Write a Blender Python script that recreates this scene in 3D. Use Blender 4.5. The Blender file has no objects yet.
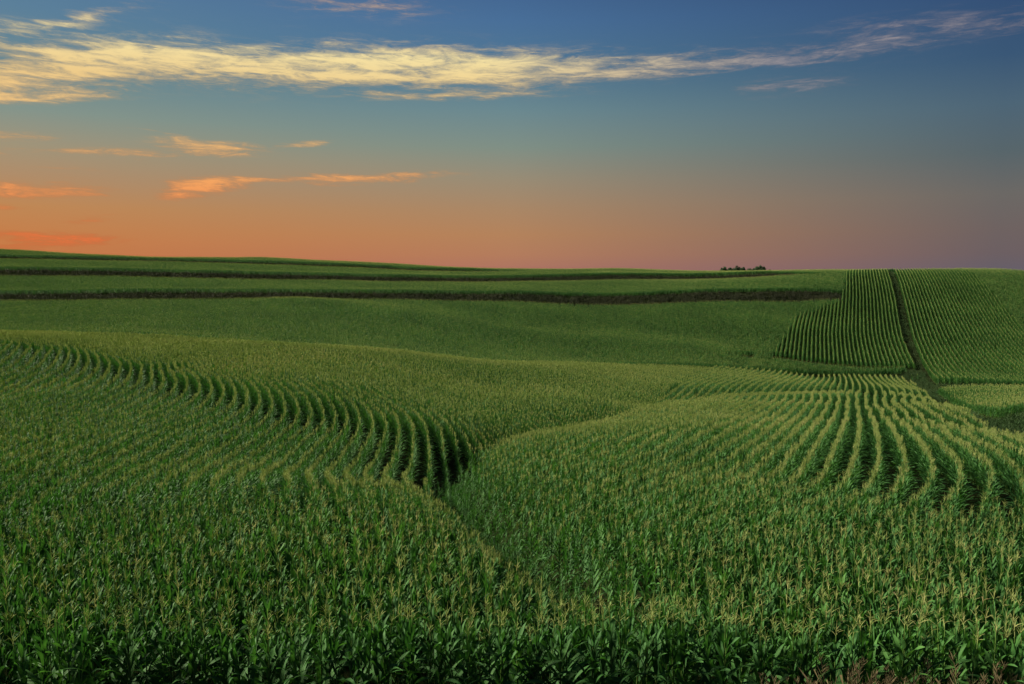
import bpy, math, random
import numpy as np
from mathutils import Vector, Matrix

random.seed(7)
rng = np.random.default_rng(7)
scene = bpy.context.scene
COL = scene.collection
PI = math.pi
W, H, F, HOR = 1024, 684, 800.0, 268.0
CAMZ = 20.0                                   # eye height above the datum; H below means metres under the eye
PITCH = math.atan((H / 2 - HOR) / F)

# ------------------------------------------------------------------ helpers
def tag(o, label=None, cat=None, group=None, kind=None):
    if label: o['label'] = label
    if cat: o['category'] = cat
    if group: o['group'] = group
    if kind: o['kind'] = kind
    return o

def link(o, parent=None):
    COL.objects.link(o)
    if parent: o.parent = parent
    return o

def ray(px, py):
    """ground plane slope (x per metre of depth) and drop per metre of depth for a sight line"""
    xc, yc = (px - W / 2) / F, (H / 2 - py) / F
    y = math.cos(PITCH) + yc * math.sin(PITCH)
    z = -math.sin(PITCH) + yc * math.cos(PITCH)
    return xc / y, -z / y

def pt(px, py, Y):
    a, b = ray(px, py)
    return a * Y, Y, b * Y

def plan(lst):
    return np.array([pt(*q)[:2] for q in lst])

# ------------------------------------------------------------------ terrain: smooth surface through surveyed spots
CP = [
 # near field, left
 (-200,640,12),(0,640,12),(256,640,12.2),(512,645,12.2),
 (0,560,15.4),(256,560,15.4),(470,560,15.6),
 (-200,500,20),(0,500,20.5),(230,500,20),(400,500,20),
 (0,450,28),(120,455,29),(-200,440,30),(250,478,23),(380,481,23),
 # near field, right
 (768,640,12.2),(1024,640,12.2),(1250,640,12.2),
 (600,560,15.8),(768,560,15.8),(1024,560,15.8),(768,500,21),(640,510,20),
 (1024,500,21.3),(1250,500,21.5),(870,463,26),(990,463,24.2),(700,465,27.5),(560,480,25),
 (880,430,36),(1000,435,33),(700,440,33),(580,452,31),
 (880,411,56),(720,415,49),(600,425,42),(520,440,36),(980,418,50),
 # far edge of the near right field
 (560,418,50),(640,404,62),(720,396,75),(800,392,85),(870,392,88),(940,399,80),
 # left contour rows
 (0,400,44),(60,372,58),(-200,390,50),(59,350,68),(-150,345,70),
 (160,420,39),(212,389,51),(212,365,60),(320,382,52),(347,416,43.5),(330,444,37.5),(400,421,41.5),(430,440,38),(250,440,36.5),
 (300,362,62),(400,396,50),(470,415,46),
 # dome and its crest
 (0,333,78),(100,336,80),(-200,330,80),(300,344,82),(400,351,90),(480,359,95),(560,364,99),(700,369,112),(830,374.5,124),
 (480,385,72),(560,392,70),(640,387,82),(720,383,92),
 (905,376,124),(800,382,105),
 # valley floor behind the crest
 (0,331,95),(300,343,103),(480,358.5,112),(620,362,120),(760,364,132),
 # slope beyond
 (0,322,115),(300,333,122),(480,347,130),(620,350,138),(760,352,145),
 (0,304,150),(256,303,165),(400,315,158),(512,322,164),(650,320,170),(760,315,172),
 (0,293,172),(256,291,187),(400,291.5,196),(512,292,199),(700,291,196),(830,289,196),
 (0,269,214),(256,273.5,226),(512,277,243),(700,275,240),(820,272.5,224),
 (-150,268,215),(-150,253,262),
 (0,255,256),(256,261,268),(400,268,270),(0,249,290),(256,257,298),(400,263.5,300),(512,268.8,300),(620,268.5,292),(720,271,275),
 # right hill
 (870,364,139),(870,335,160),(870,309,180),(870,290,198),(870,274.5,220),(800,345,152),(800,312,178),
 (940,372,128),(1024,376,124),(960,335,157),(1024,335,160),(960,300,188),(1024,300,190),(960,273,218),(1024,274.5,216),(1200,275,215),(1200,340,160),
 (950,388,98),(1024,386,101),(1024,408,56),(960,398,74),(1150,405,60),(1150,430,36),
]
cp = []
for q in CP:
    x, y, h = pt(*q); cp.append((math.atan2(x, y), math.log(math.hypot(x, y)), h))
for az in (-60, -40, -20, 0, 20, 40, 60):     # roadside bank under the tripod and the land falling away past the ridge
    a = math.radians(az)
    for r, h in ((1, .9), (4, 2.1), (7, 3.3), (9.6, {20: 4.3, 40: 3.9, 60: 3.9}.get(az, 4.5))):
        cp.append((a, math.log(r), h))
    for r, h in ((360, 6.0), (520, 9.0), (1200, 14), (9000, 40)):
        cp.append((a, math.log(r), h - (7 if az < -15 and r < 400 else 0)))
cp = np.array(cp)
SC = np.array([1.6, 1.0])
P = cp[:, :2] * SC
def tps(r2): return np.where(r2 > 0, .5 * r2 * np.log(np.maximum(r2, 1e-12)), 0)
def d2(A, B): return ((A[:, None, :] - B[None, :, :]) ** 2).sum(-1)
n = len(P)
K = tps(d2(P, P)) + np.eye(n) * 5e-5
Q = np.hstack([np.ones((n, 1)), P])
sol = np.linalg.solve(np.block([[K, Q], [Q.T, np.zeros((3, 3))]]), np.concatenate([cp[:, 2], np.zeros(3)]))

def seg_dist(X, Y, line):
    """distance to a polyline, signed + on its right-hand side, and arc position"""
    best = np.full(X.shape, 1e9); sgn = np.ones(X.shape); arc = np.zeros(X.shape); s0 = 0.0
    for (ax, ay), (bx, by) in zip(line[:-1], line[1:]):
        dx, dy = bx - ax, by - ay; L = math.hypot(dx, dy)
        t = np.clip(((X - ax) * dx + (Y - ay) * dy) / (L * L), 0, 1)
        d = np.hypot(X - ax - t * dx, Y - ay - t * dy)
        cr = (X - ax) * dy - (Y - ay) * dx
        m = d < best
        best = np.where(m, d, best); sgn = np.where(m, np.where(cr >= 0, 1, -1), sgn); arc = np.where(m, s0 + t * L, arc)
        s0 += L
    return best, sgn, arc

GULLY = plan([(690,668,11.3),(640,612,13.8),(575,560,17.5),(515,520,22),(465,488,28.5),(449,464,34),(462,444,39),(500,430,45),(560,417,53),(640,403,66),(668,388,84),(700,371.5,112)])
TRENCH = plan([(640,401,70),(700,393,83),(800,389,94),(872,388,97),(930,388,95)])
WATER = plan([(800,375,127),(840,376,131),(905,374,130),(922,379,118),(945,392,90),(985,407,61),(1024,421,45),(1120,450,33)])
VALLEY = plan([(-600,331,95),(0,331.5,96),(300,343,102),(480,358,111),(620,362,120),(760,366,127)])
VALLEY2 = plan([(-600,331,95),(300,343,102),(480,358,111),(620,362,120),(760,368,127),(830,376,131.5),(912,374,133),(1100,376,130)])
SPUR = plan([(300,298,172),(430,312,156),(560,328,148),(700,341,143)])

S1 = plan([(-600,298,150),(-200,297.5,163),(0,297.5,169),(256,295,183.5),(400,294.5,192),(512,294.5,195),(700,293.5,192),(845,291,193)])
S2 = plan([(-600,272,190),(-200,272,204),(0,272.5,211),(256,275,223),(400,277,233),(512,278.5,240),(700,277,237),(810,274,226)])
S3 = plan([(-600,256,235),(-200,256,248),(0,256.5,253),(256,263,265),(400,267.5,272),(512,272,272)])
TERR = ((S1, 3.2, .72), (S2, 3.0, .75), (S3, 1.8, .5))

def canopy_drop(X, Y):
    X = np.asarray(X, float); Y = np.asarray(Y, float)
    sh = X.shape; X = X.ravel(); Y = Y.ravel()
    out = np.empty(X.shape)
    for i in range(0, len(X), 20000):
        x, y = X[i:i+20000], Y[i:i+20000]
        az = np.clip(np.arctan2(x, y), -.85, .85); r = np.clip(np.hypot(x, y), 1, 9000)
        T = np.stack([az, np.log(r)], 1) * SC
        h = tps(d2(T, P)) @ sol[:n] + sol[n] + T @ sol[n+1:]
        d, _, a = seg_dist(x, y, GULLY)
        k = np.clip((a - 1.5) / 5, 0, 1) * np.clip((62 - a) / 12, 0, 1)
        h += (.5 + .8 * np.clip((21 - a) / 6, 0, 1)) * np.exp(-(d / 1.5) ** 2) * k + .42 * np.exp(-(d / 4.) ** 2) * k
        d, _, a = seg_dist(x, y, TRENCH)
        h += .55 * np.exp(-(d / 3.2) ** 2)
        d, _, a = seg_dist(x, y, WATER)
        h += .5 * np.exp(-(d / 3.) ** 2)
        d, _, a = seg_dist(x, y, SPUR)
        h -= .9 * np.exp(-(d / 9.) ** 2)
        for line, w, amp in TERR:                 # terrace banks: a drop on the near side of each grass strip
            d, s_, a = seg_dist(x, y, line)
            tot = float(np.hypot(*np.diff(line, axis=0).T).sum())
            h += amp * s_ * np.minimum(d / w, 1) * np.exp(-np.maximum(d - w, 0) / 11) * np.clip((tot - a - .5) / 14, 0, 1)
        out[i:i+20000] = h
    return out.reshape(sh)

SIZE = .72                                     # plant size against the 0.76 m row gap
CORN = 1.74 * SIZE                                    # canopy (tassel base) above the soil
def ground(X, Y): return CAMZ - canopy_drop(X, Y) - CORN

# ------------------------------------------------------------------ materials
def new_mat(name):
    m = bpy.data.materials.new(name); m.use_nodes = True
    nt = m.node_tree; nt.nodes.clear()
    return m, nt
def N(nt, t, **kw):
    nd = nt.nodes.new(t)
    for k, v in kw.items():
        if k.startswith('i_'): nd.inputs[int(k[2:]) if k[2:].isdigit() else k[2:].replace('_', ' ')].default_value = v
        else: setattr(nd, k, v)
    return nd
def L(nt, a, b): nt.links.new(a, b)
def ramp(nt, fac, stops, interp='LINEAR'):
    r = nt.nodes.new('ShaderNodeValToRGB'); r.color_ramp.interpolation = interp
    e = r.color_ramp.elements
    while len(e) < len(stops): e.new(.5)
    for el, (p, c) in zip(e, stops):
        el.position = p; el.color = (*c, 1)
    if fac is not None: L(nt, fac, r.inputs[0])
    return r
def desat(c, k=.86):
    y = .3 * c[0] + .59 * c[1] + .11 * c[2]; return tuple(y + (q - y) * k for q in c)
def lin(r, g, b):
    f = lambda c: (c / 255 / 12.92) if c / 255 <= .04045 else ((c / 255 + .055) / 1.055) ** 2.4
    return (f(r), f(g), f(b))

def leafy(name, stops, rough=.5, trans=.3, mid=None, patch=None):
    m, nt = new_mat(name)
    oi = N(nt, 'ShaderNodeObjectInfo'); geo = N(nt, 'ShaderNodeNewGeometry')
    no = N(nt, 'ShaderNodeTexNoise', i_Scale=3.0, i_Detail=2.0); L(nt, geo.outputs['Position'], no.inputs['Vector'])
    big = N(nt, 'ShaderNodeTexNoise', i_Scale=.09, i_Detail=3.0); L(nt, geo.outputs['Position'], big.inputs['Vector'])
    a = N(nt, 'ShaderNodeMath', operation='MULTIPLY_ADD', i_1=.34, i_2=.08); L(nt, oi.outputs['Random'], a.inputs[0])
    b = N(nt, 'ShaderNodeMath', operation='MULTIPLY_ADD', i_1=.6); L(nt, no.outputs['Fac'], b.inputs[0]); L(nt, a.outputs[0], b.inputs[2])
    c = N(nt, 'ShaderNodeMath', operation='MULTIPLY_ADD', i_1=.7); L(nt, big.outputs['Fac'], c.inputs[0]); L(nt, b.outputs[0], c.inputs[2])
    d = N(nt, 'ShaderNodeMath', operation='MULTIPLY_ADD', i_1=1.1, i_2=-.48); L(nt, c.outputs[0], d.inputs[0])
    r = ramp(nt, d.outputs[0], stops)
    col = r.outputs[0]
    if mid:
        uv = N(nt, 'ShaderNodeUVMap', uv_map='UVMap'); sx = N(nt, 'ShaderNodeSeparateXYZ'); L(nt, uv.outputs[0], sx.inputs[0])
        s1 = N(nt, 'ShaderNodeMath', operation='SUBTRACT', i_1=.5); L(nt, sx.outputs[0], s1.inputs[0])
        s2 = N(nt, 'ShaderNodeMath', operation='ABSOLUTE'); L(nt, s1.outputs[0], s2.inputs[0])
        s3 = N(nt, 'ShaderNodeMath', operation='LESS_THAN', i_1=.07); L(nt, s2.outputs[0], s3.inputs[0])
        mx = N(nt, 'ShaderNodeMixRGB', i_Color2=(*mid, 1)); L(nt, s3.outputs[0], mx.inputs[0]); L(nt, col, mx.inputs[1])
        col = mx.outputs[0]
    pb = N(nt, 'ShaderNodeBsdfPrincipled', i_Roughness=rough); L(nt, col, pb.inputs['Base Color'])
    pb.inputs['Specular IOR Level'].default_value = .14
    out = N(nt, 'ShaderNodeOutputMaterial')
    if trans:
        tr = N(nt, 'ShaderNodeBsdfTranslucent'); g = N(nt, 'ShaderNodeMixRGB', blend_type='MULTIPLY', i_0=1.0, i_2=(1.2, 1.35, .65, 1)); L(nt, col, g.inputs[1]); L(nt, g.outputs[0], tr.inputs[0])
        ms = N(nt, 'ShaderNodeMixShader', i_0=trans); L(nt, pb.outputs[0], ms.inputs[1]); L(nt, tr.outputs[0], ms.inputs[2]); L(nt, ms.outputs[0], out.inputs[0])
    else: L(nt, pb.outputs[0], out.inputs[0])
    return m

M_LEAF = leafy('corn_leaf', [(.1, (.015, .054, .015)), (.5, (.028, .095, .022)), (.9, (.060, .155, .031))], .66, .27, (.05, .115, .028))
M_STALK = leafy('corn_stalk', [(.1, (.05, .10, .02)), (.9, (.09, .15, .035))], .5, 0)
M_TASSEL = leafy('corn_tassel', [(.1, (.175, .245, .072)), (.45, (.26, .31, .108)), (.75, (.34, .35, .145)), (.95, (.36, .305, .165))], .8, .45)
M_STRIP = leafy('terrace_weeds', [(.1, (.009, .015, .007)), (.5, (.020, .025, .013)), (.9, (.038, .038, .022))], .7, .2)
M_LANE = leafy('lane_weeds', [(.1, (.012, .034, .010)), (.5, (.024, .052, .016)), (.9, (.045, .060, .024))], .7, .25)
M_DRY = leafy('dry_roadside_grass', [(.1, (.03, .04, .015)), (.4, (.085, .066, .034)), (.9, (.15, .115, .066))], .75, .25)
M_CROWN = leafy('tree_leaves', [(.1, (.018, .038, .02)), (.9, (.045, .075, .035))], .6, .2)
M_BARK = leafy('tree_bark', [(.1, (.05, .04, .03)), (.9, (.10, .08, .06))], .8, 0)

def soil_mat():
    m, nt = new_mat('soil')
    geo = N(nt, 'ShaderNodeNewGeometry')
    n1 = N(nt, 'ShaderNodeTexNoise', i_Scale=1.5, i_Detail=8.0); L(nt, geo.outputs['Position'], n1.inputs['Vector'])
    r = ramp(nt, n1.outputs['Fac'], [(.3, (.006, .008, .004)), (.5, (.009, .013, .005)), (.7, (.014, .017, .007))])
    b = N(nt, 'ShaderNodeBump', i_Strength=.6, i_Distance=.1); L(nt, n1.outputs['Fac'], b.inputs['Height'])
    pb = N(nt, 'ShaderNodeBsdfPrincipled', i_Roughness=1.0); pb.inputs['Specular IOR Level'].default_value = 0; L(nt, r.outputs[0], pb.inputs['Base Color']); L(nt, b.outputs[0], pb.inputs['Normal'])
    o = N(nt, 'ShaderNodeOutputMaterial'); L(nt, pb.outputs[0], o.inputs[0])
    return m
M_SOIL = soil_mat()

# ------------------------------------------------------------------ mesh collector
class MB:
    def __init__(s): s.v = []; s.f = []; s.uv = []; s.mi = []
    def face(s, idx, uvs, mi): s.f.append(idx); s.uv += uvs; s.mi.append(mi)
    def mesh(s, name, mats, smooth=True):
        me = bpy.data.meshes.new(name); me.from_pydata(s.v, [], s.f)
        for m in mats: me.materials.append(m)
        me.polygons.foreach_set('material_index', s.mi)
        me.polygons.foreach_set('use_smooth', [smooth] * len(s.f))
        ul = me.uv_layers.new(name='UVMap'); ul.data.foreach_set('uv', np.array(s.uv, 'f').ravel())
        me.update(); return me

def leaf(mb, h, az, Ln, w, e0, droop, twist, segs, rnd, mi=0, org=(0, 0), fold=.25):
    """one arching corn blade, a shallow V in section"""
    ca, sa = math.cos(az), math.sin(az)
    p = Vector((org[0] + ca * .012, org[1] + sa * .012, h)); e = e0
    b0 = len(mb.v); st = Ln / segs
    for i in range(segs + 1):
        t = i / segs
        wid = w * min(1, .55 + 2.2 * t) * (1 - t ** 2.2) ** .8 + .001
        tw = twist * t
        side = Vector((-sa, ca, 0)) * math.cos(tw) + Vector((0, 0, 1)) * math.sin(tw)
        up = Vector((-ca * math.sin(e), -sa * math.sin(e), math.cos(e)))
        wig = math.sin(t * 9 + rnd * 6) * .012 * (t > .1)
        for k in (-1, 0, 1):
            q = p + side * (k * wid * .5) + up * (abs(k) * wid * fold * .5 + k * wig)
            mb.v.append(q[:])
        p = p + Vector((ca * math.cos(e), sa * math.cos(e), math.sin(e))) * st
        e -= droop * st / Ln * (.3 + 1.5 * t)
        az += twist * .15 / segs; ca, sa = math.cos(az), math.sin(az)
    for i in range(segs):
        for k in (0, 1):
            a = b0 + i * 3 + k
            mb.face((a, a + 1, a + 4, a + 3), [(k * .5, i / segs), (k * .5 + .5, i / segs), (k * .5 + .5, (i + 1) / segs), (k * .5, (i + 1) / segs)], mi)

def tube(mb, pts, rad, sides, mi):
    b0 = len(mb.v)
    for j, (p, r) in enumerate(zip(pts, rad)):
        p = Vector(p)
        d = (Vector(pts[min(j + 1, len(pts) - 1)]) - Vector(pts[max(j - 1, 0)])).normalized()
        x = d.orthogonal().normalized(); y = d.cross(x)
        for k in range(sides):
            a = 2 * PI * k / sides
            mb.v.append((p + (x * math.cos(a) + y * math.sin(a)) * r)[:])
    for j in range(len(pts) - 1):
        for k in range(sides):
            a, b = b0 + j * sides + k, b0 + j * sides + (k + 1) % sides
            mb.face((a, b, b + sides, a + sides), [(0, 0), (1, 0), (1, 1), (0, 1)], mi)

def tassel(mb, h, R, mi, n=9, thick=.006, segs=3, sides=3, org=(0, 0), spread=1.0):
    x, y = org
    lean = (R.uniform(-.04, .04), R.uniform(-.04, .04))
    top = .30 * R.uniform(.85, 1.1)
    tube(mb, [(x, y, h - .1), (x + lean[0] * .4, y + lean[1] * .4, h + .12), (x + lean[0], y + lean[1], h + top)], [thick * .9, thick * 1.1, thick * .4], sides, mi)
    a = R.uniform(0, 6)
    for i in range(n):
        a += 2.4 + R.uniform(-.4, .4)
        z0 = h + R.uniform(.0, .12); Ln = R.uniform(.11, .18); e = R.uniform(.85, 1.32) / spread
        p = Vector((x + lean[0] * .3, y + lean[1] * .3, z0)); pts = [p[:]]
        for s in range(segs):
            p = p + Vector((math.cos(a) * math.cos(e), math.sin(a) * math.cos(e), math.sin(e))) * (Ln / segs)
            pts.append(p[:]); e -= R.uniform(.05, .3)
        tube(mb, pts, [thick * (1 if s < segs else .5) for s in range(segs + 1)], sides, mi)

def corn_parts(R, segs=7, nleaf=11, thick=.006, ntas=9, tseg=3, sides=6, young=False, neck=.13):
    hh = 1.42 * R.uniform(.95, 1.05)
    st, fo, ta = MB(), MB(), MB()
    lx, ly = R.uniform(-.03, .03), R.uniform(-.03, .03)
    tube(st, [(0, 0, -.08), (lx * .3, ly * .3, .5), (lx, ly, 1.0), (lx, ly, hh + .1)], [.014, .012, .010, .006], sides, 0)
    a0 = R.uniform(0, 6.28)
    for i in range(nleaf):
        t = i / (nleaf - 1)
        z = .16 + (hh - .29 - neck) * t ** .85
        az = a0 + PI * (i % 2) + R.uniform(-.55, .55)
        Ln = (.92 - .62 * t ** .9) * R.uniform(.82, 1.14)
        e0 = math.radians(52 + 31 * t + R.uniform(-8, 6))
        dr = math.radians((112 - 79 * t) * R.uniform(.55, 1.25))
        leaf(fo, z, az, Ln, R.uniform(.064, .088) * (1 - .15 * t), e0, dr, R.uniform(-.9, .9), segs, R.random(), 0, (lx * t, ly * t))
    if not young: tassel(ta, hh + neck, R, 0, ntas, thick, tseg, 3, (lx, ly))
    return st, fo, ta

def join(parts, mats_of, name, mats):
    mb = MB()
    for p, mi, off, yaw, sc in parts:
        b0 = len(mb.v); c, s = math.cos(yaw) * sc, math.sin(yaw) * sc
        mb.v += [(c * x - s * y + off[0], s * x + c * y + off[1], z * sc) for x, y, z in p.v]
        mb.f += [tuple(i + b0 for i in f) for f in p.f]; mb.uv += p.uv; mb.mi += [mi] * len(p.f)
    return mb.mesh(name, mats)

MATS = [M_LEAF, M_STALK, M_TASSEL]
def corn_mesh(seed, name, clump=1, gap=.19, young=False, **kw):
    R = random.Random(seed); parts = []
    for k in range(clump):
        st, fo, ta = corn_parts(R, young=young, **kw)
        off = ((k - (clump - 1) / 2) * gap, R.uniform(-.05, .05)); yaw = R.uniform(0, 6.28); sc = R.uniform(.92, 1.07)
        parts += [(fo, 0, off, yaw, sc), (st, 1, off, yaw, sc), (ta, 2, off, yaw, sc)]
    return join(parts, None, name, MATS)

def blade_tuft(seed, name, mat, n=26, h=.7, w=.010, rad=.22, heads=0, segs=3):
    R = random.Random(seed); mb = MB()
    for i in range(n):
        a = R.uniform(0, 6.28); r = rad * math.sqrt(R.random())
        leaf(mb, 0, R.uniform(0, 6.28), h * R.uniform(.55, 1.1), w, math.radians(R.uniform(62, 88)), math.radians(R.uniform(10, 80)), R.uniform(-1, 1), segs, R.random(), 0, (r * math.cos(a), r * math.sin(a)))
    for i in range(heads):                     # seed heads: an open panicle on a thin stem
        a = R.uniform(0, 6.28); r = rad * math.sqrt(R.random()); x, y = r * math.cos(a), r * math.sin(a)
        hh = h * R.uniform(.9, 1.3); lx, ly = R.uniform(-.15, .15), R.uniform(-.15, .15)
        tube(mb, [(x, y, 0), (x + lx * .4, y + ly * .4, hh * .6), (x + lx, y + ly, hh)], [.003, .003, .002], 3, 0)
        for k in range(14):
            t = R.uniform(.68, 1); b = R.uniform(0, 6.28); ll = .10 * (1.25 - t) * 2.2
            p = Vector((x + lx * t, y + ly * t, hh * t)); q = p + Vector((math.cos(b) * ll * .6, math.sin(b) * ll * .6, ll * .8))
            tube(mb, [p[:], ((p + q) / 2)[:], q[:]], [.0015, .004, .0015], 3, 0)
    return mb.mesh(name, [mat])

# ------------------------------------------------------------------ the ground: one sheet out to the horizon
def build_ground():
    rr = np.concatenate([np.linspace(.5, 10, 16), np.geomspace(10.6, 420, 230), np.geomspace(440, 9000, 30)])
    aa = np.concatenate([np.linspace(-PI, -.95, 14)[:-1], np.linspace(-.95, .95, 260), np.linspace(.95, PI, 14)[1:-1]])
    Rg, A = np.meshgrid(rr, aa, indexing='ij')
    X, Y = Rg * np.sin(A), Rg * np.cos(A)
    Z = ground(X, Y)
    na = len(aa)
    v = np.stack([X.ravel(), Y.ravel(), Z.ravel()], 1)
    f = []
    for i in range(len(rr) - 1):
        for j in range(na):
            a, b = i * na + j, i * na + (j + 1) % na
            f.append((a, b, b + na, a + na))
    v = np.vstack([v, [[0, 0, float(ground(np.array([0.]), np.array([.4]))[0])]]])
    c = len(v) - 1
    f += [(c, (j + 1) % na, j) for j in range(na)]
    me = bpy.data.meshes.new('ground'); me.from_pydata(v.tolist(), [], f)
    me.polygons.foreach_set('use_smooth', [True] * len(f)); me.materials.append(M_SOIL); me.update()
    o = link(bpy.data.objects.new('ground', me))
    tag(o, 'rolling farm soil under the corn out to the horizon', 'ground', kind='structure')
build_ground()

# ------------------------------------------------------------------ rows
ROW = .76
def resample(line, step=.5):
    line = np.asarray(line, float)
    d = np.concatenate([[0], np.cumsum(np.hypot(*np.diff(line, axis=0).T))])
    s = np.arange(0, d[-1], step)
    q = np.stack([np.interp(s, d, line[:, 0]), np.interp(s, d, line[:, 1])], 1)
    for _ in range(60):                        # round the corners
        q[1:-1] = .25 * q[:-2] + .5 * q[1:-1] + .25 * q[2:]
    return q

def rows_along(base, k0, k1, gap, jit=.04, step=.5):
    """plants at even gaps on lines parallel to base, offset k*ROW to its right-hand side"""
    q = resample(base, step)
    t = np.gradient(q, axis=0); t /= np.hypot(*t.T)[:, None]
    nr = np.stack([t[:, 1], -t[:, 0]], 1)
    out = []
    for k in range(k0, k1 + 1):
        p = q + nr * (k * ROW)
        dd = ((p[1:] - p[:-1]) * t[:-1]).sum(1)
        s = np.concatenate([[0], np.cumsum(np.maximum(dd, 0))])
        if s[-1] < 1: continue
        u = np.arange(rng.uniform(0, gap), s[-1], gap); u = u + rng.uniform(-.35, .35, len(u)) * gap
        x = np.interp(u, s, p[:, 0]); y = np.interp(u, s, p[:, 1])
        ang = np.arctan2(np.interp(u, s, t[:, 1]), np.interp(u, s, t[:, 0]))
        out.append(np.stack([x + rng.normal(0, jit, len(u)), y + rng.normal(0, jit, len(u)), ang], 1))
    return np.vstack(out)

def inview(p, m=.06, far=330):
    return (np.abs(p[:, 0]) < (.64 + m) * p[:, 1] + 2.0) & (p[:, 1] > 8) & (p[:, 1] < far)

FRONT = plan([(-200,520,19),(0,515,19),(130,490,21.5),(250,482,22.3),(430,488,21.5),(520,520,18.5),(640,520,18.7),(800,522,18.6),(900,508,20),(1024,492,22),(1250,480,23.5)])

def hit(px, py):
    """where a sight line meets the top of the corn: its place on the ground plan"""
    a, b = ray(px, py)
    Y = np.geomspace(11, 340, 700); X = a * Y
    f = canopy_drop(X, Y) - b * Y
    k = np.nonzero(f <= 0)[0]
    if not len(k) or k[0] == 0: return None
    k = k[0]; t = f[k-1] / (f[k-1] - f[k]); y = Y[k-1] + t * (Y[k] - Y[k-1])
    return a * y, y
def traced(box, w, rows):
    """row number and plan position of points traced along plant rows"""
    x0, y0, x1, y1 = box; sc = (x1 - x0) / w; out = []
    for k, line in rows.items():
        ln = np.array(line, float); d = np.concatenate([[0], np.cumsum(np.hypot(*np.diff(ln, axis=0).T))])
        for t in np.linspace(0, d[-1], max(2, int(d[-1] / 55) + 1)):
            h = hit(x0 + sc * np.interp(t, d, ln[:, 0]), y0 + sc * np.interp(t, d, ln[:, 1]))
            if h: out.append((h[0], h[1], k))
    return out
FA = traced((0,325,170,440), 1011, {
  0: [(10,65),(45,100),(40,130),(0,155)], 1: [(70,75),(105,105),(90,150),(20,200)], 3: [(200,95),(230,125),(215,165),(150,235)],
  5: [(320,100),(348,145),(335,190),(290,250),(200,280)], 7: [(430,115),(465,165),(455,225),(420,270)], 8: [(490,130),(525,180),(515,240),(460,290),(350,360)],
  10: [(600,150),(655,215),(645,275),(600,325),(520,360)], 12: [(730,180),(783,245),(770,300),(730,355)], 14: [(860,200),(910,270),(900,330),(870,370),(720,450)]})
FA += traced((160,340,330,480), 831, {
  15: [(5,110),(15,170),(0,240)], 17: [(80,110),(128,180),(130,230),(100,280),(20,320)], 19: [(140,125),(200,145),(240,180),(255,240),(230,290),(170,335),(60,375),(0,400)], 21: [(250,140),(330,180),(365,230),(370,280),(330,340),(240,370)],
  23: [(360,155),(440,190),(478,240),(490,300),(470,345),(400,400),(300,440),(200,490)], 25: [(480,165),(570,225),(605,280),(615,330),(590,385),(500,450),(390,520),(320,570)],
  27: [(600,180),(690,250),(735,320),(742,360),(715,420),(600,500),(520,560)]})
FA += traced((320,370,490,490), 969, {
  28: [(0,190),(25,240),(10,290),(0,310)], 30: [(0,70),(90,140),(140,200),(158,260),(140,310),(90,380),(40,440),(0,480)], 32: [(100,70),(220,150),(290,230),(312,290),(290,350),(240,430),(225,490)],
  34: [(200,100),(330,180),(420,240),(455,300),(440,380),(410,480),(360,580)], 36: [(330,90),(450,170),(560,240),(605,320),(625,420),(625,560)], 38: [(480,130),(640,210),(740,300),(785,380),(780,420)]})
FB = traced((840,400,1024,530), 968, {
  1: [(95,0),(100,100),(90,200),(75,300),(30,390),(0,430)], 2: [(140,0),(180,100),(205,200),(210,280),(165,400),(100,480)], 3: [(190,0),(280,130),(340,230),(350,330),(290,450),(180,540)],
  4: [(300,50),(400,160),(480,270),(490,340),(460,430),(360,520),(200,600)], 5: [(270,0),(420,120),(560,230),(630,310),(645,370),(610,460),(500,560)], 6: [(340,20),(520,150),(700,240),(790,310),(815,370),(780,470),(670,560)],
  7: [(400,10),(600,130),(800,230),(900,300),(960,350),(968,400)], 8: [(450,0),(700,120),(960,250)]})
FB += traced((700,360,870,470), 1024, {
  0: [(885,200),(895,280),(840,420),(760,640)], -1: [(830,210),(825,290),(740,430),(610,640)], -2: [(785,215),(720,360),(600,480),(480,640)], -3: [(725,215),(650,330),(500,470),(350,620)],
  -4: [(680,220),(600,320),(400,500),(210,640)], -5: [(620,225),(500,350),(300,490),(80,640)], -6: [(570,225),(450,335),(200,470),(0,600)], -7: [(510,225),(400,310),(150,430),(0,520)], -8: [(460,230),(330,300),(0,430)]})
FB += [(*plan([(px, py, 122)])[0], k) for px, py, k in ((840.4,376,-2),(850.5,376,0),(860.7,376,2),(871,375.5,4),(882.6,375,6),(892.3,374.5,8),(904.5,374,10))]
# the dome: rows run on parallel to the last traced one
_last = np.array([(-75,87),(-55,82),(-40,77.5),(-28,72),(-19,65.5),(-13,60),(-9.7,56),(-7.1,51.9),(-5.6,49.2),(-4.4,46.6),(-3.3,43.7),(-2.9,41.2),(-2.8,38)])
_d = np.array(FA); _r38 = _d[_d[:, 2] == 38][:, :2]
class Field:
    def __init__(s, data, lam, w=1.0):
        D = np.array(data, float); s.P = D[:, :2] / 10; n = len(D)
        K = tps(d2(s.P, s.P)) + np.eye(n) * lam; Q = np.hstack([np.ones((n, 1)), s.P])
        z = np.linalg.solve(np.block([[K, Q], [Q.T, np.zeros((3, 3))]]), np.concatenate([D[:, 2], np.zeros(3)])); s.w, s.c = z[:n], z[n:]
    def __call__(s, x, y):
        out = np.empty(len(x))
        for i in range(0, len(x), 20000):
            T = np.stack([x[i:i+20000], y[i:i+20000]], 1) / 10
            out[i:i+20000] = tps(d2(T, s.P)) @ s.w + s.c[0] + T @ s.c[1:]
        return out
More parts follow.
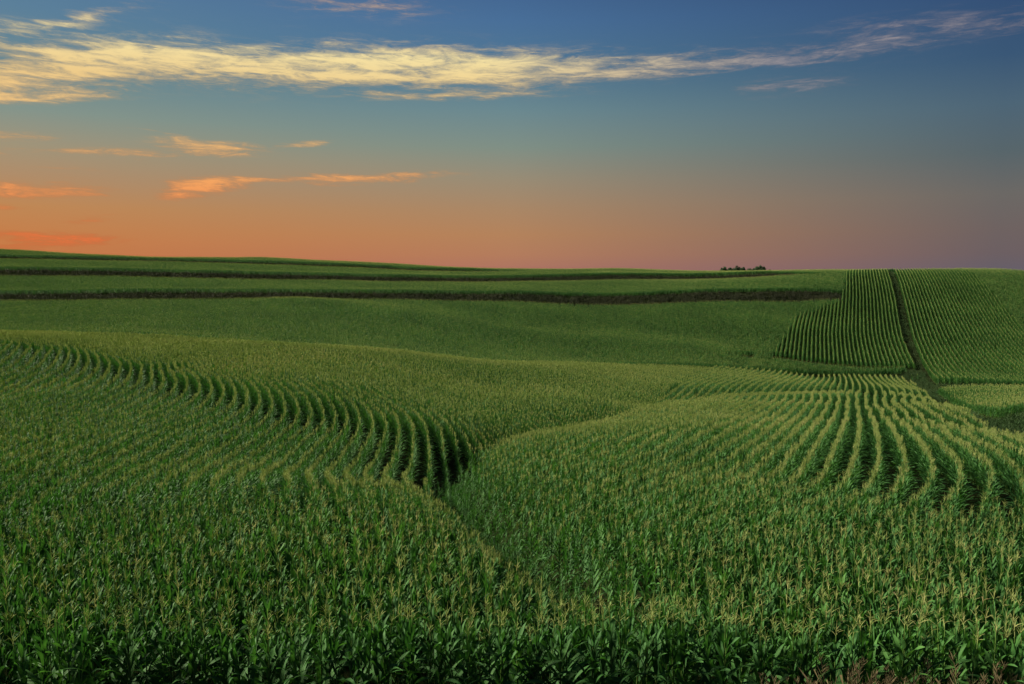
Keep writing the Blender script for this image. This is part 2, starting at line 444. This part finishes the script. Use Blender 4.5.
def parallel(poly, ks, k0):
    q = resample(poly, 2.0); t = np.gradient(q, axis=0); t /= np.hypot(*t.T)[:, None]; nr = np.stack([-t[:, 1], t[:, 0]], 1)
    return [(p[0], p[1], k0 + k) for k in ks for p in (q + nr * k * ROW)[::3]]
UA = None; UB = None
LANE = plan([(889,262,245),(891.5,270,221),(898,300,190),(905,335,160),(919,368,137)])
HEAD = plan([(755,361,141),(830,369.5,136.5),(912,371.5,134)])
CLEFT = plan([(768,361,141),(777,345,152),(797,312,178),(842,297,190),(846,268,224),(850,262,250)])
DRIGHT = plan([(972,270,220),(1000,300,190),(1024,330,166),(1045,352,150)])
FFAR = plan([(925,380,112),(960,384,108.5),(1024,382,108.5),(1150,382,108.5)])
HBOT = plan([(925,376,123),(945,380,114),(960,380,112.5),(1024,380,111.5),(1150,380,111)])

def side(p, line): d, s, a = seg_dist(p[:, 0], p[:, 1], np.asarray(line)); return d * s, a, d
pts = []                                        # x, y, angle, clump?
def ycurve(p, line):                            # depth of a crosswise line at the azimuth of each plant
    a = p[:, 0] / p[:, 1]; la = line[:, 0] / line[:, 1]
    return np.interp(a, la, line[:, 1])

def add(p, lod): pts.append(np.column_stack([p, np.full(len(p), lod)]))

# front rows beside the road
q = rows_along([(-26, 11.9), (-15, 11.45), (-9, 12.0), (-4, 11.6), (1, 11.9), (5, 11.35), (9, 11.8), (14, 11.4), (26, 11.9)], -18, 0, .135, .06)
q = q[inview(q, .1)]; q = q[q[:, 1] < ycurve(q, FRONT) + rng.normal(0, .1, len(q))]
FRONTROWS = q
# contour rows on the left and over the dome
GX = np.vstack([GULLY, plan([(716,367,123)])])
def on_rows(U, ok, xr, yr, dens, cell):
    """plants standing on the whole-number level lines of U"""
    k = int((xr[1] - xr[0]) * (yr[1] - yr[0]) * dens)
    p = np.column_stack([rng.uniform(*xr, k), rng.uniform(*yr, k)])
    p = p[inview(p)]; p = p[ok(p)]
    e = .05
    for _ in range(2):
        u = U(p[:, 0], p[:, 1]); gx = (U(p[:, 0] + e, p[:, 1]) - u) / e; gy = (U(p[:, 0], p[:, 1] + e) - u) / e
        g2 = np.maximum(gx * gx + gy * gy, .2); r = u - np.round(u)
        p = p - np.column_stack([r * gx / g2, r * gy / g2])
    key = np.column_stack([np.floor(p / cell).astype(int), np.round(U(p[:, 0], p[:, 1])).astype(int)])
    _, idx = np.unique(key, axis=0, return_index=True)
    p = p[idx]; ang = np.arctan2(gx[idx], -gy[idx])
    print('row gap', np.percentile(1 / np.sqrt(g2), [5, 25, 50, 75, 95]).round(2), 'plants', len(p))
    return np.column_stack([p + rng.normal(0, .02, p.shape), ang])
FA += [(x, y, k) for x, y, k in parallel(_last, (6, 14, 24, 36, 50, 66), 38) if y > 30 and x < 60]
UA = Field(FA, .02); UB = Field(FB, .02)
def okA(q):
    m = (q[:, 1] > ycurve(q, FRONT) + .35) & (q[:, 1] < ycurve(q, VALLEY) - 1.2)
    s, a, d = side(q, GX); return m & (s < 0) & (d > .0)
A = on_rows(UA, okA, (-66, 40), (14, 120), 62, .145); A = A[okA(A)]
def okB(q):
    m = (q[:, 1] > ycurve(q, FRONT) + .35) & (q[:, 1] < ycurve(q, VALLEY2) - 1.2)
    s, a, d = side(q, GX); s2, a2, dd = side(q, WATER)
    return m & (s > 0) & (d > .0) & ((a2 <= 0) | ((dd > 1.0) & (s2 > 0)))
Bq = on_rows(UB, okB, (-6, 66), (14, 132), 62, .145); Bq = Bq[okB(Bq)]
# right strip beyond the waterway
q = rows_along(plan([(920,377,112),(960,388,96),(1024,393,85),(1120,396,78)]), -30, 60, .115)
q = q[inview(q)]; s2, a2, dd = side(q, WATER)
Fq = q[(s2 < 0) & (dd > 1.3) & (a2 > 38) & (q[:, 1] < ycurve(q, FFAR))]
for z in (A, Bq): add(z, np.where(np.hypot(z[:, 0], z[:, 1]) < 58, 0, 1))
add(Fq, np.where(rng.random(len(Fq)) < .45, 1, 4))
# hill: straight rows both sides of the lane
def clear(z, line, w): return seg_dist(z[:, 0], z[:, 1], line)[0] > w
q = rows_along(LANE, 1, 80, .68, .04); q = q[inview(q)]
s, a, d = side(q, CLEFT)                      # CLEFT runs away from the eye
sh, ah, dh = side(q, HEAD)
Cq = q[(s > 0) & (q[:, 1] > ycurve(q, HEAD) + 2.4)]
EXT = plan([(889,262,245),(891.5,270,221),(898,300,190),(905,335,160),(928,373,122)])
Dq = rows_along(EXT, -115, -2, .68, .04); Dq = Dq[inview(Dq)]
s, a, d = side(Dq, DRIGHT)
Dq = Dq[(s > 0) & (Dq[:, 1] > ycurve(Dq, HBOT))]
q = rows_along(HEAD, -3, 22, .68, .04); Hq = q[inview(q)]; Hq = Hq[Hq[:, 1] > ycurve(Hq, VALLEY2) + 1.6]
s, a, d = side(Hq, CLEFT)
# slope beyond the valley: contour rows parallel to the terraces
q = rows_along(np.vstack([S1[:-1], plan([(845,291,193),(1000,291,193)])]), -170, 110, .68, .04, 1.0); q = q[inview(q)]
s, a, d = side(q, CLEFT); Eq = q[(s < 0) | (q[:, 1] > 245)]
Eq = Eq[(Eq[:, 1] > ycurve(Eq, VALLEY) + 1.2)]
hd = side(Eq, HEAD)[2]; Eq = Eq[(hd > 2.8) & (Eq[:, 1] > ycurve(Eq, VALLEY2) + 1.2)]
strips = []
for line, w in ((S1, 3.4), (S2, 3.0), (S3, 1.8)):
    Eq = Eq[seg_dist(Eq[:, 0], Eq[:, 1], line)[0] > w]
# beyond the right rows
q = rows_along(plan([(950,305,186),(1024,303,186),(1150,303,186)]), -80, 90, .68, .04, 1.0); q = q[inview(q)]
s, a, d = side(q, DRIGHT); Gq = q[(s < 0) & (q[:, 1] > ycurve(q, HBOT) + 1)]
for z in (Cq, Dq, Hq, Eq, Gq): add(z, np.full(len(z), 2))

allp = np.vstack(pts)
PZ = ground(allp[:, 0], allp[:, 1])

# size: patchy vigour, stunted in the gully
def vigour(x, y):
    return .06 * np.sin(x * .21 + 1.3 * np.sin(y * .11)) + .05 * np.sin(y * .27 + x * .07 + 2) + .035 * np.sin(x * .9 + y * .6)
def sizes(x, y):
    s = 1 + .6 * vigour(x, y) + rng.normal(0, .04, len(x))
    d, _, a = seg_dist(x, y, GULLY)
    s *= 1 - .04 * np.exp(-(d / 1.3) ** 2) * np.clip((a - 2) / 5, 0, 1)
    return np.clip(s, .45, 1.2) * SIZE * (1 + .36 * np.clip((20 - y) / 7, 0, 1))

# ------------------------------------------------------------------ nearest plants: 300 real objects with parts
fz = ground(FRONTROWS[:, 0], FRONTROWS[:, 1]); fs = sizes(FRONTROWS[:, 0], FRONTROWS[:, 1])
frame = np.abs(FRONTROWS[:, 0]) < .64 * FRONTROWS[:, 1] - .05
order = np.argsort(np.where(frame, FRONTROWS[:, 1], 1e6))
NEAR = order[:300]; REST = order[300:]
protos = []
for i in range(6):
    R = random.Random(100 + i)
    st, fo, ta = corn_parts(R, segs=9, nleaf=11, ntas=R.choice((5, 6, 8)), tseg=4, thick=.0042, neck=.05)
    protos.append((st.mesh('corn_stalk', [M_STALK]), fo.mesh('corn_foliage', [M_LEAF]), ta.mesh('corn_tassel', [M_TASSEL])))
for j, i in enumerate(NEAR):
    x, y, a = FRONTROWS[i]
    root = bpy.data.objects.new('corn_plant', None); root.empty_display_size = .2
    root.location = (x, y, fz[i]); root.rotation_euler = (rng.normal(0, .05), rng.normal(0, .05), rng.uniform(0, 6.28))
    root.scale = (fs[i],) * 3
    link(root)
    tag(root, 'leafy green corn plant with thin tan tassel in the nearest rows along the bottom edge', 'corn plant', 'corn plants in the front rows by the road')
    for nm, me in zip(('stalk', 'foliage', 'tassel'), protos[j * 5 % 6 if j % 7 else j % 6]):
        link(bpy.data.objects.new(nm, me), root)

# ------------------------------------------------------------------ the rest of the corn: one object, instanced
def scatter(name, p, z, size, lod, yaw, protos_by_lod, tilt=.05):
    me = bpy.data.meshes.new(name); k = len(p)
    me.vertices.add(k); me.vertices.foreach_set('co', np.column_stack([p[:, 0], p[:, 1], z]).astype('f').ravel())
    at = me.attributes.new('rot', 'FLOAT_VECTOR', 'POINT')
    at.data.foreach_set('vector', np.column_stack([rng.normal(0, tilt, k), rng.normal(0, tilt, k), yaw]).astype('f').ravel())
    at = me.attributes.new('size', 'FLOAT', 'POINT'); at.data.foreach_set('value', size.astype('f'))
    at = me.attributes.new('lod', 'INT', 'POINT'); at.data.foreach_set('value', lod.astype('i'))
    at = me.attributes.new('pick', 'INT', 'POINT'); at.data.foreach_set('value', rng.integers(0, 1000, k).astype('i'))
    me.update()
    o = link(bpy.data.objects.new(name, me))
    ng = bpy.data.node_groups.new(name, 'GeometryNodeTree')
    ng.interface.new_socket('Geometry', in_out='INPUT', socket_type='NodeSocketGeometry')
    ng.interface.new_socket('Geometry', in_out='OUTPUT', socket_type='NodeSocketGeometry')
    gi, go = ng.nodes.new('NodeGroupInput'), ng.nodes.new('NodeGroupOutput')
    def attr(n_, t):
        a = ng.nodes.new('GeometryNodeInputNamedAttribute'); a.data_type = t; a.inputs['Name'].default_value = n_; return a.outputs['Attribute']
    rot, sz, lo, pk = attr('rot', 'FLOAT_VECTOR'), attr('size', 'FLOAT'), attr('lod', 'INT'), attr('pick', 'INT')
    jo = ng.nodes.new('GeometryNodeJoinGeometry')
    for l, meshes in protos_by_lod.items():
        cmp = ng.nodes.new('FunctionNodeCompare'); cmp.data_type = 'INT'; cmp.operation = 'EQUAL'
        ins = [s for s in cmp.inputs if s.enabled and s.type == 'INT']
        ng.links.new(lo, ins[0]); ins[1].default_value = l
        sep = ng.nodes.new('GeometryNodeSeparateGeometry'); sep.domain = 'POINT'
        ng.links.new(gi.outputs[0], sep.inputs['Geometry']); ng.links.new(cmp.outputs['Result'], sep.inputs['Selection'])
        iop = ng.nodes.new('GeometryNodeInstanceOnPoints'); iop.inputs['Pick Instance'].default_value = True
        ng.links.new(sep.outputs['Selection'], iop.inputs['Points'])
        g2 = ng.nodes.new('GeometryNodeGeometryToInstance')
        for m in meshes:
            po = bpy.data.objects.new(m.name, m)
            oi = ng.nodes.new('GeometryNodeObjectInfo'); oi.inputs['Object'].default_value = po; oi.inputs['As Instance'].default_value = False
            ng.links.new(oi.outputs['Geometry'], g2.inputs[0])
        ng.links.new(g2.outputs[0], iop.inputs['Instance'])
        md = ng.nodes.new('FunctionNodeIntegerMath'); md.operation = 'MODULO'; md.inputs[1].default_value = len(meshes)
        ng.links.new(pk, md.inputs[0]); ng.links.new(md.outputs[0], iop.inputs['Instance Index'])
        e2r = ng.nodes.new('FunctionNodeEulerToRotation'); ng.links.new(rot, e2r.inputs[0])
        ng.links.new(e2r.outputs[0], iop.inputs['Rotation']); ng.links.new(sz, iop.inputs['Scale'])
        ng.links.new(iop.outputs[0], jo.inputs[0])
    ng.links.new(jo.outputs[0], go.inputs[0])
    md = o.modifiers.new('scatter', 'NODES'); md.node_group = ng
    return o

lod0 = [corn_mesh(200 + i, 'corn_mid', segs=6, nleaf=10, ntas=9, thick=.0066, tseg=2, sides=4) for i in range(6)]
lod1 = [corn_mesh(300 + i, 'corn_away', segs=4, nleaf=9, ntas=9, thick=.011, tseg=1, sides=3) for i in range(6)]
lod2 = [corn_mesh(400 + i, 'corn_far', clump=6, gap=.16, segs=3, nleaf=9, ntas=1, thick=.005, tseg=1, sides=3) for i in range(8)]
fr = FRONTROWS[REST]
lod5 = [corn_mesh(480 + i, 'corn_close', segs=7, nleaf=11, ntas=6, thick=.0045, tseg=3, sides=4, neck=.07) for i in range(7)]
lod3 = [corn_mesh(450 + i, 'corn_young', segs=5, nleaf=11, young=True) for i in range(5)]
P_all = np.vstack([allp[:, :2], fr[:, :2]]); Z_all = np.concatenate([PZ, fz[REST]])
S_all = np.concatenate([sizes(allp[:, 0], allp[:, 1]), fs[REST]])
lods = np.concatenate([allp[:, 3], np.full(len(fr), 5)])
lods = np.where((lods == 0) & (P_all[:, 1] < 24), 5, lods)
# along the gully: young stunted plants without tassels, scattered thickly
gd, _, ga = seg_dist(P_all[:, 0], P_all[:, 1], GULLY)
lods = np.where((gd < rng.normal(1.15, .25, len(gd))) & (ga > 2.5) & (ga < 30) & (lods != 2), 3, lods)
gq = resample(GULLY, .5); gi_ = rng.integers(0, len(gq), 3600); gp = gq[gi_] + rng.normal(0, .55, (3600, 2)); gp = gp[(gp[:, 1] > 14.6) & (gp[:, 1] < 36)]
P_all = np.vstack([P_all, gp]); Z_all = np.concatenate([Z_all, ground(gp[:, 0], gp[:, 1])])
S_all = np.concatenate([S_all, sizes(gp[:, 0], gp[:, 1]) * rng.uniform(.6, .95, len(gp))]); lods = np.concatenate([lods, np.full(len(gp), 3)])
S_all = np.where((lods == 3) & (Z_all > -99), S_all * .66, S_all)
yaw = np.where(lods == 2, np.concatenate([allp[:, 2], fr[:, 2], np.zeros(len(gp))]) + rng.choice([0, PI], len(lods)), rng.uniform(0, 6.28, len(lods)))
tilt_ok = scatter('corn_field', P_all, Z_all, S_all, lods, yaw, {0: lod0, 1: lod1, 2: lod2, 3: lod3, 4: lod3, 5: lod5}, .028)
tag(tilt_ok, 'green tasselled corn in curving contour rows covering the hills behind the front rows', 'corn field', kind='stuff')
print('corn instances', len(P_all), 'far clumps', int((lods == 2).sum()))

# ------------------------------------------------------------------ grasses
def fill_line(line, w, dens):
    q = resample(line, 1.0); Lg = len(q)
    k = int(Lg * 2 * w * dens); i = rng.uniform(0, Lg - 1.01, k); i0 = i.astype(int); f = (i - i0)[:, None]
    t = np.gradient(q, axis=0); nr = np.stack([t[:, 1], -t[:, 0]], 1)
    p = q[i0] * (1 - f) + q[i0 + 1] * f + nr[i0] * rng.uniform(-w, w, k)[:, None]
    return p[inview(np.column_stack([p, p[:, :1]]), .06)]
def grass(name, p, protos, size, label):
    z = ground(p[:, 0], p[:, 1])
    o = scatter(name, p, z, size, np.zeros(len(p)), rng.uniform(0, 6.28, len(p)), {0: protos}, .08)
    tag(o, label, 'grass', kind='stuff')
strip_t = [blade_tuft(500 + i, 'weed_tuft', M_STRIP, 24, .75, .03, .45, 0) for i in range(5)]
for line, w, lab in ((S1, 3.2, 'brown weedy grass on the lowest and longest dark terrace strip across the far slope'),
                     (S2, 2.8, 'brown weedy grass on the middle dark terrace strip below the skyline'),
                     (S3, 1.7, 'thin brown grass on the topmost terrace strip at the left skyline')):
    p = fill_line(line, w, 4)
    grass('grass_strip', p, strip_t, np.clip(rng.normal(.85, .2, len(p)), .4, 1.4), lab)
lane_t = [blade_tuft(520 + i, 'lane_tuft', M_LANE, 26, .45, .016, .35, 0) for i in range(5)]
p = fill_line(LANE, 1.0, 5); grass('lane_grass', p, lane_t, np.clip(rng.normal(.8, .25, len(p)), .3, 1.3), 'rough grass on the straight lane running up the right hill')
occ = np.zeros((520, 400), bool)                 # where corn stands, on a half metre grid
oi_, oj_ = ((P_all[:, 0] + 100) / .5).astype(int), (P_all[:, 1] / .5).astype(int)
for di in (-1, 0, 1):
    for dj in (-1, 0, 1):
        a, b = oi_ + di, oj_ + dj; okk = (a >= 0) & (a < 520) & (b >= 0) & (b < 400); occ[a[okk], b[okk]] = True
p = np.column_stack([rng.uniform(20, 110, 90000), rng.uniform(35, 145, 90000)])
p = p[inview(p) & ~occ[((p[:, 0] + 100) / .5).astype(int), (p[:, 1] / .5).astype(int)]]
p = p[(seg_dist(p[:, 0], p[:, 1], LANE)[0] > 1.2)]
grass('waterway_grass', p, lane_t, np.clip(rng.normal(.95, .3, len(p)), .35, 1.6), 'rough grass in the curved waterway below the right hill')
dry_t = [blade_tuft(540 + i, 'dry_tuft', M_DRY, 30, R_h, .005, .2, 4, 4) for i, R_h in enumerate((.5, .62, .75, .45, .7, .58))] + [blade_tuft(560 + i, 'green_tuft', M_LANE, 22, .42, .007, .2, 0, 4) for i in range(3)]
bx = rng.uniform(-14, 14, 5200); by = rng.uniform(5.5, 11.3, 5200)
keep = (rng.random(5200) < np.clip((bx - 2.8) / 4.0, 0, 1)); bp = np.column_stack([bx, by])[keep]
ht = np.clip(rng.normal(.9, .2, len(bp)), .4, 1.35)
grass('roadside_grass', bp, dry_t, ht, 'dry reddish brown grass with seed heads at the bottom right corner')

# ------------------------------------------------------------------ far farmstead trees
def tree(x, y, h, w, dens, label, seed):
    R = random.Random(seed)
    z = float(ground(np.array([x]), np.array([y]))[0])
    root = link(bpy.data.objects.new('tree', None)); root.location = (x, y, z)
    tag(root, label, 'tree', 'farm trees on the far skyline')
    tb = MB(); tube(tb, [(0, 0, -.5), (.1, 0, h * .3), (.2, .1, h * .6), (.1, 0, h * .9)], [h * .03, h * .024, h * .015, h * .005], 7, 0)
    for k in range(7):
        a = k * 2.4; z0 = h * R.uniform(.3, .6)
        tube(tb, [(.1, 0, z0), (math.cos(a) * w * .2, math.sin(a) * w * .2, z0 + h * .12), (math.cos(a) * w * .4, math.sin(a) * w * .4, z0 + h * R.uniform(.15, .3))], [h * .012, h * .008, h * .003], 5, 0)
    link(bpy.data.objects.new('trunk', tb.mesh('trunk', [M_BARK])), root)
    cb = MB()
    cl = []
    for _ in range(70):
        u = Vector((R.gauss(0, 1), R.gauss(0, 1), R.gauss(0, 1))).normalized() * R.uniform(.4, 1)
        cl.append((u.x * w * .55, u.y * w * .55, h * (.62 + .30 * u.z)))
    for c in cl:
        rr = w * R.uniform(.10, .2) * (1.1 - .4 * c[2] / h)
        for k in range(dens):
            p = Vector(c) + Vector((R.gauss(0, 1), R.gauss(0, 1), R.gauss(0, .8))) * rr * .6
            u = Vector((R.gauss(0, 1), R.gauss(0, 1), R.gauss(0, 1))).normalized(); v = u.orthogonal(); s = .42
            b0 = len(cb.v); cb.v += [(p + u * s)[:], (p + v * s * .7)[:], (p - u * s)[:], (p - v * s * .7)[:]]
            cb.face((b0, b0 + 1, b0 + 2, b0 + 3), [(0, 0), (1, 0), (1, 1), (0, 1)], 0)
    link(bpy.data.objects.new('crown', cb.mesh('crown', [M_CROWN], False)), root)
TREES = [(723.5, 265.6, 9, 'small round tree at the left end of the far skyline grove'),
         (730, 266.5, 8, 'low thin tree second from the left in the far skyline grove'),
         (737, 265.2, 11, 'tall dark tree left of centre in the far skyline grove'),
         (742.5, 265.8, 7, 'narrow ragged tree beside the gap in the far skyline grove'),
         (748.5, 267.2, 9, 'low scrubby tree in the gap of the far skyline grove'),
         (756, 265.6, 10, 'broad dark tree at the left of the grove\'s right hand clump'),
         (761, 264.9, 12, 'broad dense tree at the right of the grove\'s right hand clump'),
         (770.5, 268.4, 6, 'tiny low bush standing alone right of the far skyline grove')]
for i, (px, py, w, lab) in enumerate(TREES):
    Y = 760 + 14 * (i % 3); a, b = ray(px, py); x = a * Y
    z = float(ground(np.array([x]), np.array([Y]))[0])
    tree(x, Y, CAMZ - b * Y - z, w * .72, 60 if i not in (1, 4) else 26, lab, 900 + i)

# ------------------------------------------------------------------ sky
def build_world():
    w = bpy.data.worlds.new('World'); scene.world = w; w.use_nodes = True
    nt = w.node_tree; nt.nodes.clear()
    tc = N(nt, 'ShaderNodeTexCoord'); sp = N(nt, 'ShaderNodeSeparateXYZ'); L(nt, tc.outputs['Generated'], sp.inputs[0])
    def m(op, a, b=None, c=None, clamp=False):
        nd = N(nt, 'ShaderNodeMath', operation=op, use_clamp=clamp)
        for i, q in enumerate((a, b, c)):
            if q is None: continue
            if isinstance(q, (int, float)): nd.inputs[i].default_value = q
            else: L(nt, q, nd.inputs[i])
        return nd.outputs[0]
    x, y, z = sp.outputs
    el = m('MULTIPLY', m('ARCSINE', z), 180 / PI)             # degrees above the horizon
    az = m('MULTIPLY', m('ARCTAN2', x, y), 180 / PI)          # degrees right of the view axis
    f = m('DIVIDE', el, 30, clamp=True)
    e = lambda py: math.degrees(math.atan((HOR - py) / F)) / 30
    def col(st): return ramp(nt, f, [(max(0, e(py)) if py is not None else 1, lin(*desat(c))) for py, c in st], 'EASE' if False else 'LINEAR').outputs[0]
    left = col([(268,(206,112,56)),(245,(210,122,60)),(215,(200,134,74)),(190,(182,140,98)),(165,(164,148,116)),(135,(132,150,138)),(100,(104,138,146)),(50,(88,130,160)),(0,(80,120,160)),(None,(70,104,148))])
    midd = col([(268,(180,114,92)),(255,(186,122,86)),(235,(186,129,84)),(210,(174,134,96)),(180,(154,140,114)),(150,(126,144,132)),(115,(104,138,146)),(80,(78,122,150)),(30,(68,112,160)),(0,(62,102,152)),(None,(58,94,140))])
    right = col([(268,(104,94,104)),(255,(110,95,98)),(235,(112,98,96)),(205,(108,104,100)),(170,(86,102,108)),(130,(74,102,122)),(90,(54,88,124)),(40,(48,80,124)),(0,(42,68,110)),(None,(42,66,104))])
    tl = m('MULTIPLY_ADD', az, 1 / 34, 1, clamp=True)
    tr = m('DIVIDE', az, 31, clamp=True)
    m1 = N(nt, 'ShaderNodeMixRGB'); L(nt, tl, m1.inputs[0]); L(nt, left, m1.inputs[1]); L(nt, midd, m1.inputs[2])
    m2 = N(nt, 'ShaderNodeMixRGB'); L(nt, tr, m2.inputs[0]); L(nt, m1.outputs[0], m2.inputs[1]); L(nt, right, m2.inputs[2])
    # thin clouds: streaks placed by bearing and height, broken up by stretched noise
    cv = N(nt, 'ShaderNodeCombineXYZ'); L(nt, m('MULTIPLY_ADD', az, .075, m('MULTIPLY', el, -.05)), cv.inputs[0]); L(nt, m('MULTIPLY', el, .55), cv.inputs[1])
    w1 = N(nt, 'ShaderNodeTexNoise', i_Scale=1.6, i_Detail=6.0, i_Roughness=.6); L(nt, cv.outputs[0], w1.inputs['Vector'])
    ws = N(nt, 'ShaderNodeSeparateXYZ'); L(nt, w1.outputs['Color'], ws.inputs[0])
    azw = m('ADD', az, m('MULTIPLY', m('SUBTRACT', ws.outputs[0], .5), 4.5)); elw = m('ADD', el, m('MULTIPLY', m('SUBTRACT', ws.outputs[1], .5), 1.6))
    fb = N(nt, 'ShaderNodeTexNoise', i_Scale=3.2, i_Detail=9.0, i_Roughness=.62, i_Distortion=.6); L(nt, cv.outputs[0], fb.inputs['Vector'])
    def streak(px0, py0, px1, py1, ht, amp):
        p = []
        for px, py in ((px0, py0), (px1, py1)):
            a = math.atan((px - 512) / F); p.append((math.degrees(a), math.degrees(math.atan((HOR - py) / F * math.cos(a)))))
        (a0, e0), (a1, e1) = p; ca, ce = (a0 + a1) / 2, (e0 + e1) / 2
        ln = math.hypot(a1 - a0, e1 - e0) / 2; ux, uy = (a1 - a0) / 2 / ln, (e1 - e0) / 2 / ln; th = ht / F * 57.3
        da, de = m('SUBTRACT', azw, ca), m('SUBTRACT', elw, ce)
        u = m('DIVIDE', m('ADD', m('MULTIPLY', da, ux), m('MULTIPLY', de, uy)), ln)
        v = m('DIVIDE', m('SUBTRACT', m('MULTIPLY', de, ux), m('MULTIPLY', da, uy)), th)
        u2 = m('POWER', m('ABSOLUTE', u), 3.0); v2 = m('MULTIPLY', v, v)
        return m('MULTIPLY', m('EXPONENT', m('MULTIPLY', m('ADD', u2, v2), -1)), amp)
    ST = [(-90,86,190,62,14,1.2),(60,62,470,72,16,1.4),(360,66,610,66,11,.8),(430,84,712,70,8,.75),(360,102,540,96,4.5,.8),(-30,104,130,98,6,.75),
          (-40,46,150,20,6,.75),(-60,88,30,96,10,.7),(560,78,1010,32,10,.42),(700,66,880,58,7,.30),(730,95,835,88,8,.5),(300,10,440,18,10,.5),(820,40,1080,22,12,.35),
          (160,150,265,153,6,1.1),(282,151,332,145,3.6,1.0),(0,152,170,158,3.4,.8),(-20,136,80,140,3,.65),(120,128,200,144,1.8,.45),
          (166,195,235,184,6,1.05),(200,184,440,177,3.4,1.1),(-20,186,105,192,5,1.0),(-30,205,40,206,2.6,.6),(-40,235,116,238,4,1.2),(-20,246,90,243,2.6,.7),(50,222,125,218,2.4,.4),(20,168,120,172,2.4,.35)]
    tot = None
    for s in ST:
        q = streak(*s); tot = q if tot is None else m('MAXIMUM', tot, q) if False else m('ADD', tot, q)
    fv = N(nt, 'ShaderNodeCombineXYZ'); L(nt, m('MULTIPLY_ADD', azw, .20, m('MULTIPLY', elw, .34)), fv.inputs[0]); L(nt, m('MULTIPLY', elw, 1.15), fv.inputs[1])
    fi = N(nt, 'ShaderNodeTexNoise', i_Scale=3.1, i_Detail=9.0, i_Roughness=.68, i_Distortion=.9); L(nt, fv.outputs[0], fi.inputs['Vector'])
    nz = m('ADD', m('MULTIPLY_ADD', fb.outputs['Fac'], 2.4, -1.2), m('MULTIPLY_ADD', fi.outputs['Fac'], 1.8, -.9))       # -0.45 .. 0.45 mostly
    dn = m('ADD', m('MULTIPLY', m('MINIMUM', tot, 1.25), .86), m('MULTIPLY', nz, .95))
    sm = N(nt, 'ShaderNodeMapRange', interpolation_type='SMOOTHSTEP', i_1=-.05, i_2=1.38); L(nt, dn, sm.inputs[0])
    msk = m('MULTIPLY', m('MULTIPLY', sm.outputs[0], m('MULTIPLY', tot, 2.5, clamp=True)), .92, clamp=True)
    cc = ramp(nt, f, [(0, lin(240,112,62)), (e(235), lin(248,122,66)), (e(190), lin(250,166,96)), (e(150), lin(250,194,122)), (e(100), lin(246,208,138)), (e(65), lin(255,233,166)), (e(20), lin(226,190,150))])
    ccr = N(nt, 'ShaderNodeMixRGB', i_Color2=(*lin(170,160,160), 1)); L(nt, m('DIVIDE', m('ADD', az, 2), 20, clamp=True), ccr.inputs[0]); L(nt, cc.outputs[0], ccr.inputs[1])
    cd = N(nt, 'ShaderNodeMixRGB', blend_type='MULTIPLY', i_Color2=(.56, .54, .60, 1)); L(nt, m('SUBTRACT', 1.02, m('POWER', sm.outputs[0], 1.3), clamp=True), cd.inputs[0]); L(nt, ccr.outputs[0], cd.inputs[1])
    ccr = cd
    m3 = N(nt, 'ShaderNodeMixRGB'); L(nt, msk, m3.inputs[0]); L(nt, m2.outputs[0], m3.inputs[1]); L(nt, ccr.outputs[0], m3.inputs[2])
    bg = N(nt, 'ShaderNodeBackground', i_1=1 / 2 ** EXPO); L(nt, m3.outputs[0], bg.inputs[0])
    o = N(nt, 'ShaderNodeOutputWorld'); L(nt, bg.outputs[0], o.inputs[0])
EXPO = 1.44
build_world()

# ------------------------------------------------------------------ light: broad afterglow low in the west, ahead and to the left
sun = bpy.data.lights.new('afterglow', 'SUN'); sun.energy = 5.0; sun.angle = math.radians(16); sun.color = (1, .91, .69)
so = link(bpy.data.objects.new('afterglow', sun))
saz, sel = math.radians(-76), math.radians(33)
d = Vector((math.sin(saz) * math.cos(sel), math.cos(saz) * math.cos(sel), math.sin(sel)))
so.rotation_euler = d.to_track_quat('Z', 'Y').to_euler()

# ------------------------------------------------------------------ camera and render settings
cam = bpy.data.cameras.new('camera'); cam.sensor_width = 36; cam.lens = F / W * 36; cam.clip_end = 30000; cam.clip_start = .1
co = link(bpy.data.objects.new('camera', cam)); co.location = (0, 0, CAMZ); co.rotation_euler = (PI / 2 - PITCH, 0, 0)
scene.camera = co
vs = scene.view_settings; vs.view_transform = 'Standard'; vs.look = 'None'; vs.gamma = 1; vs.use_curve_mapping = False; vs.exposure = EXPO
cy = scene.cycles
cy.max_bounces = 5; cy.diffuse_bounces = 3; cy.glossy_bounces = 2; cy.transmission_bounces = 3; cy.transparent_max_bounces = 4
cy.use_denoising = True
scene.render.use_persistent_data = False
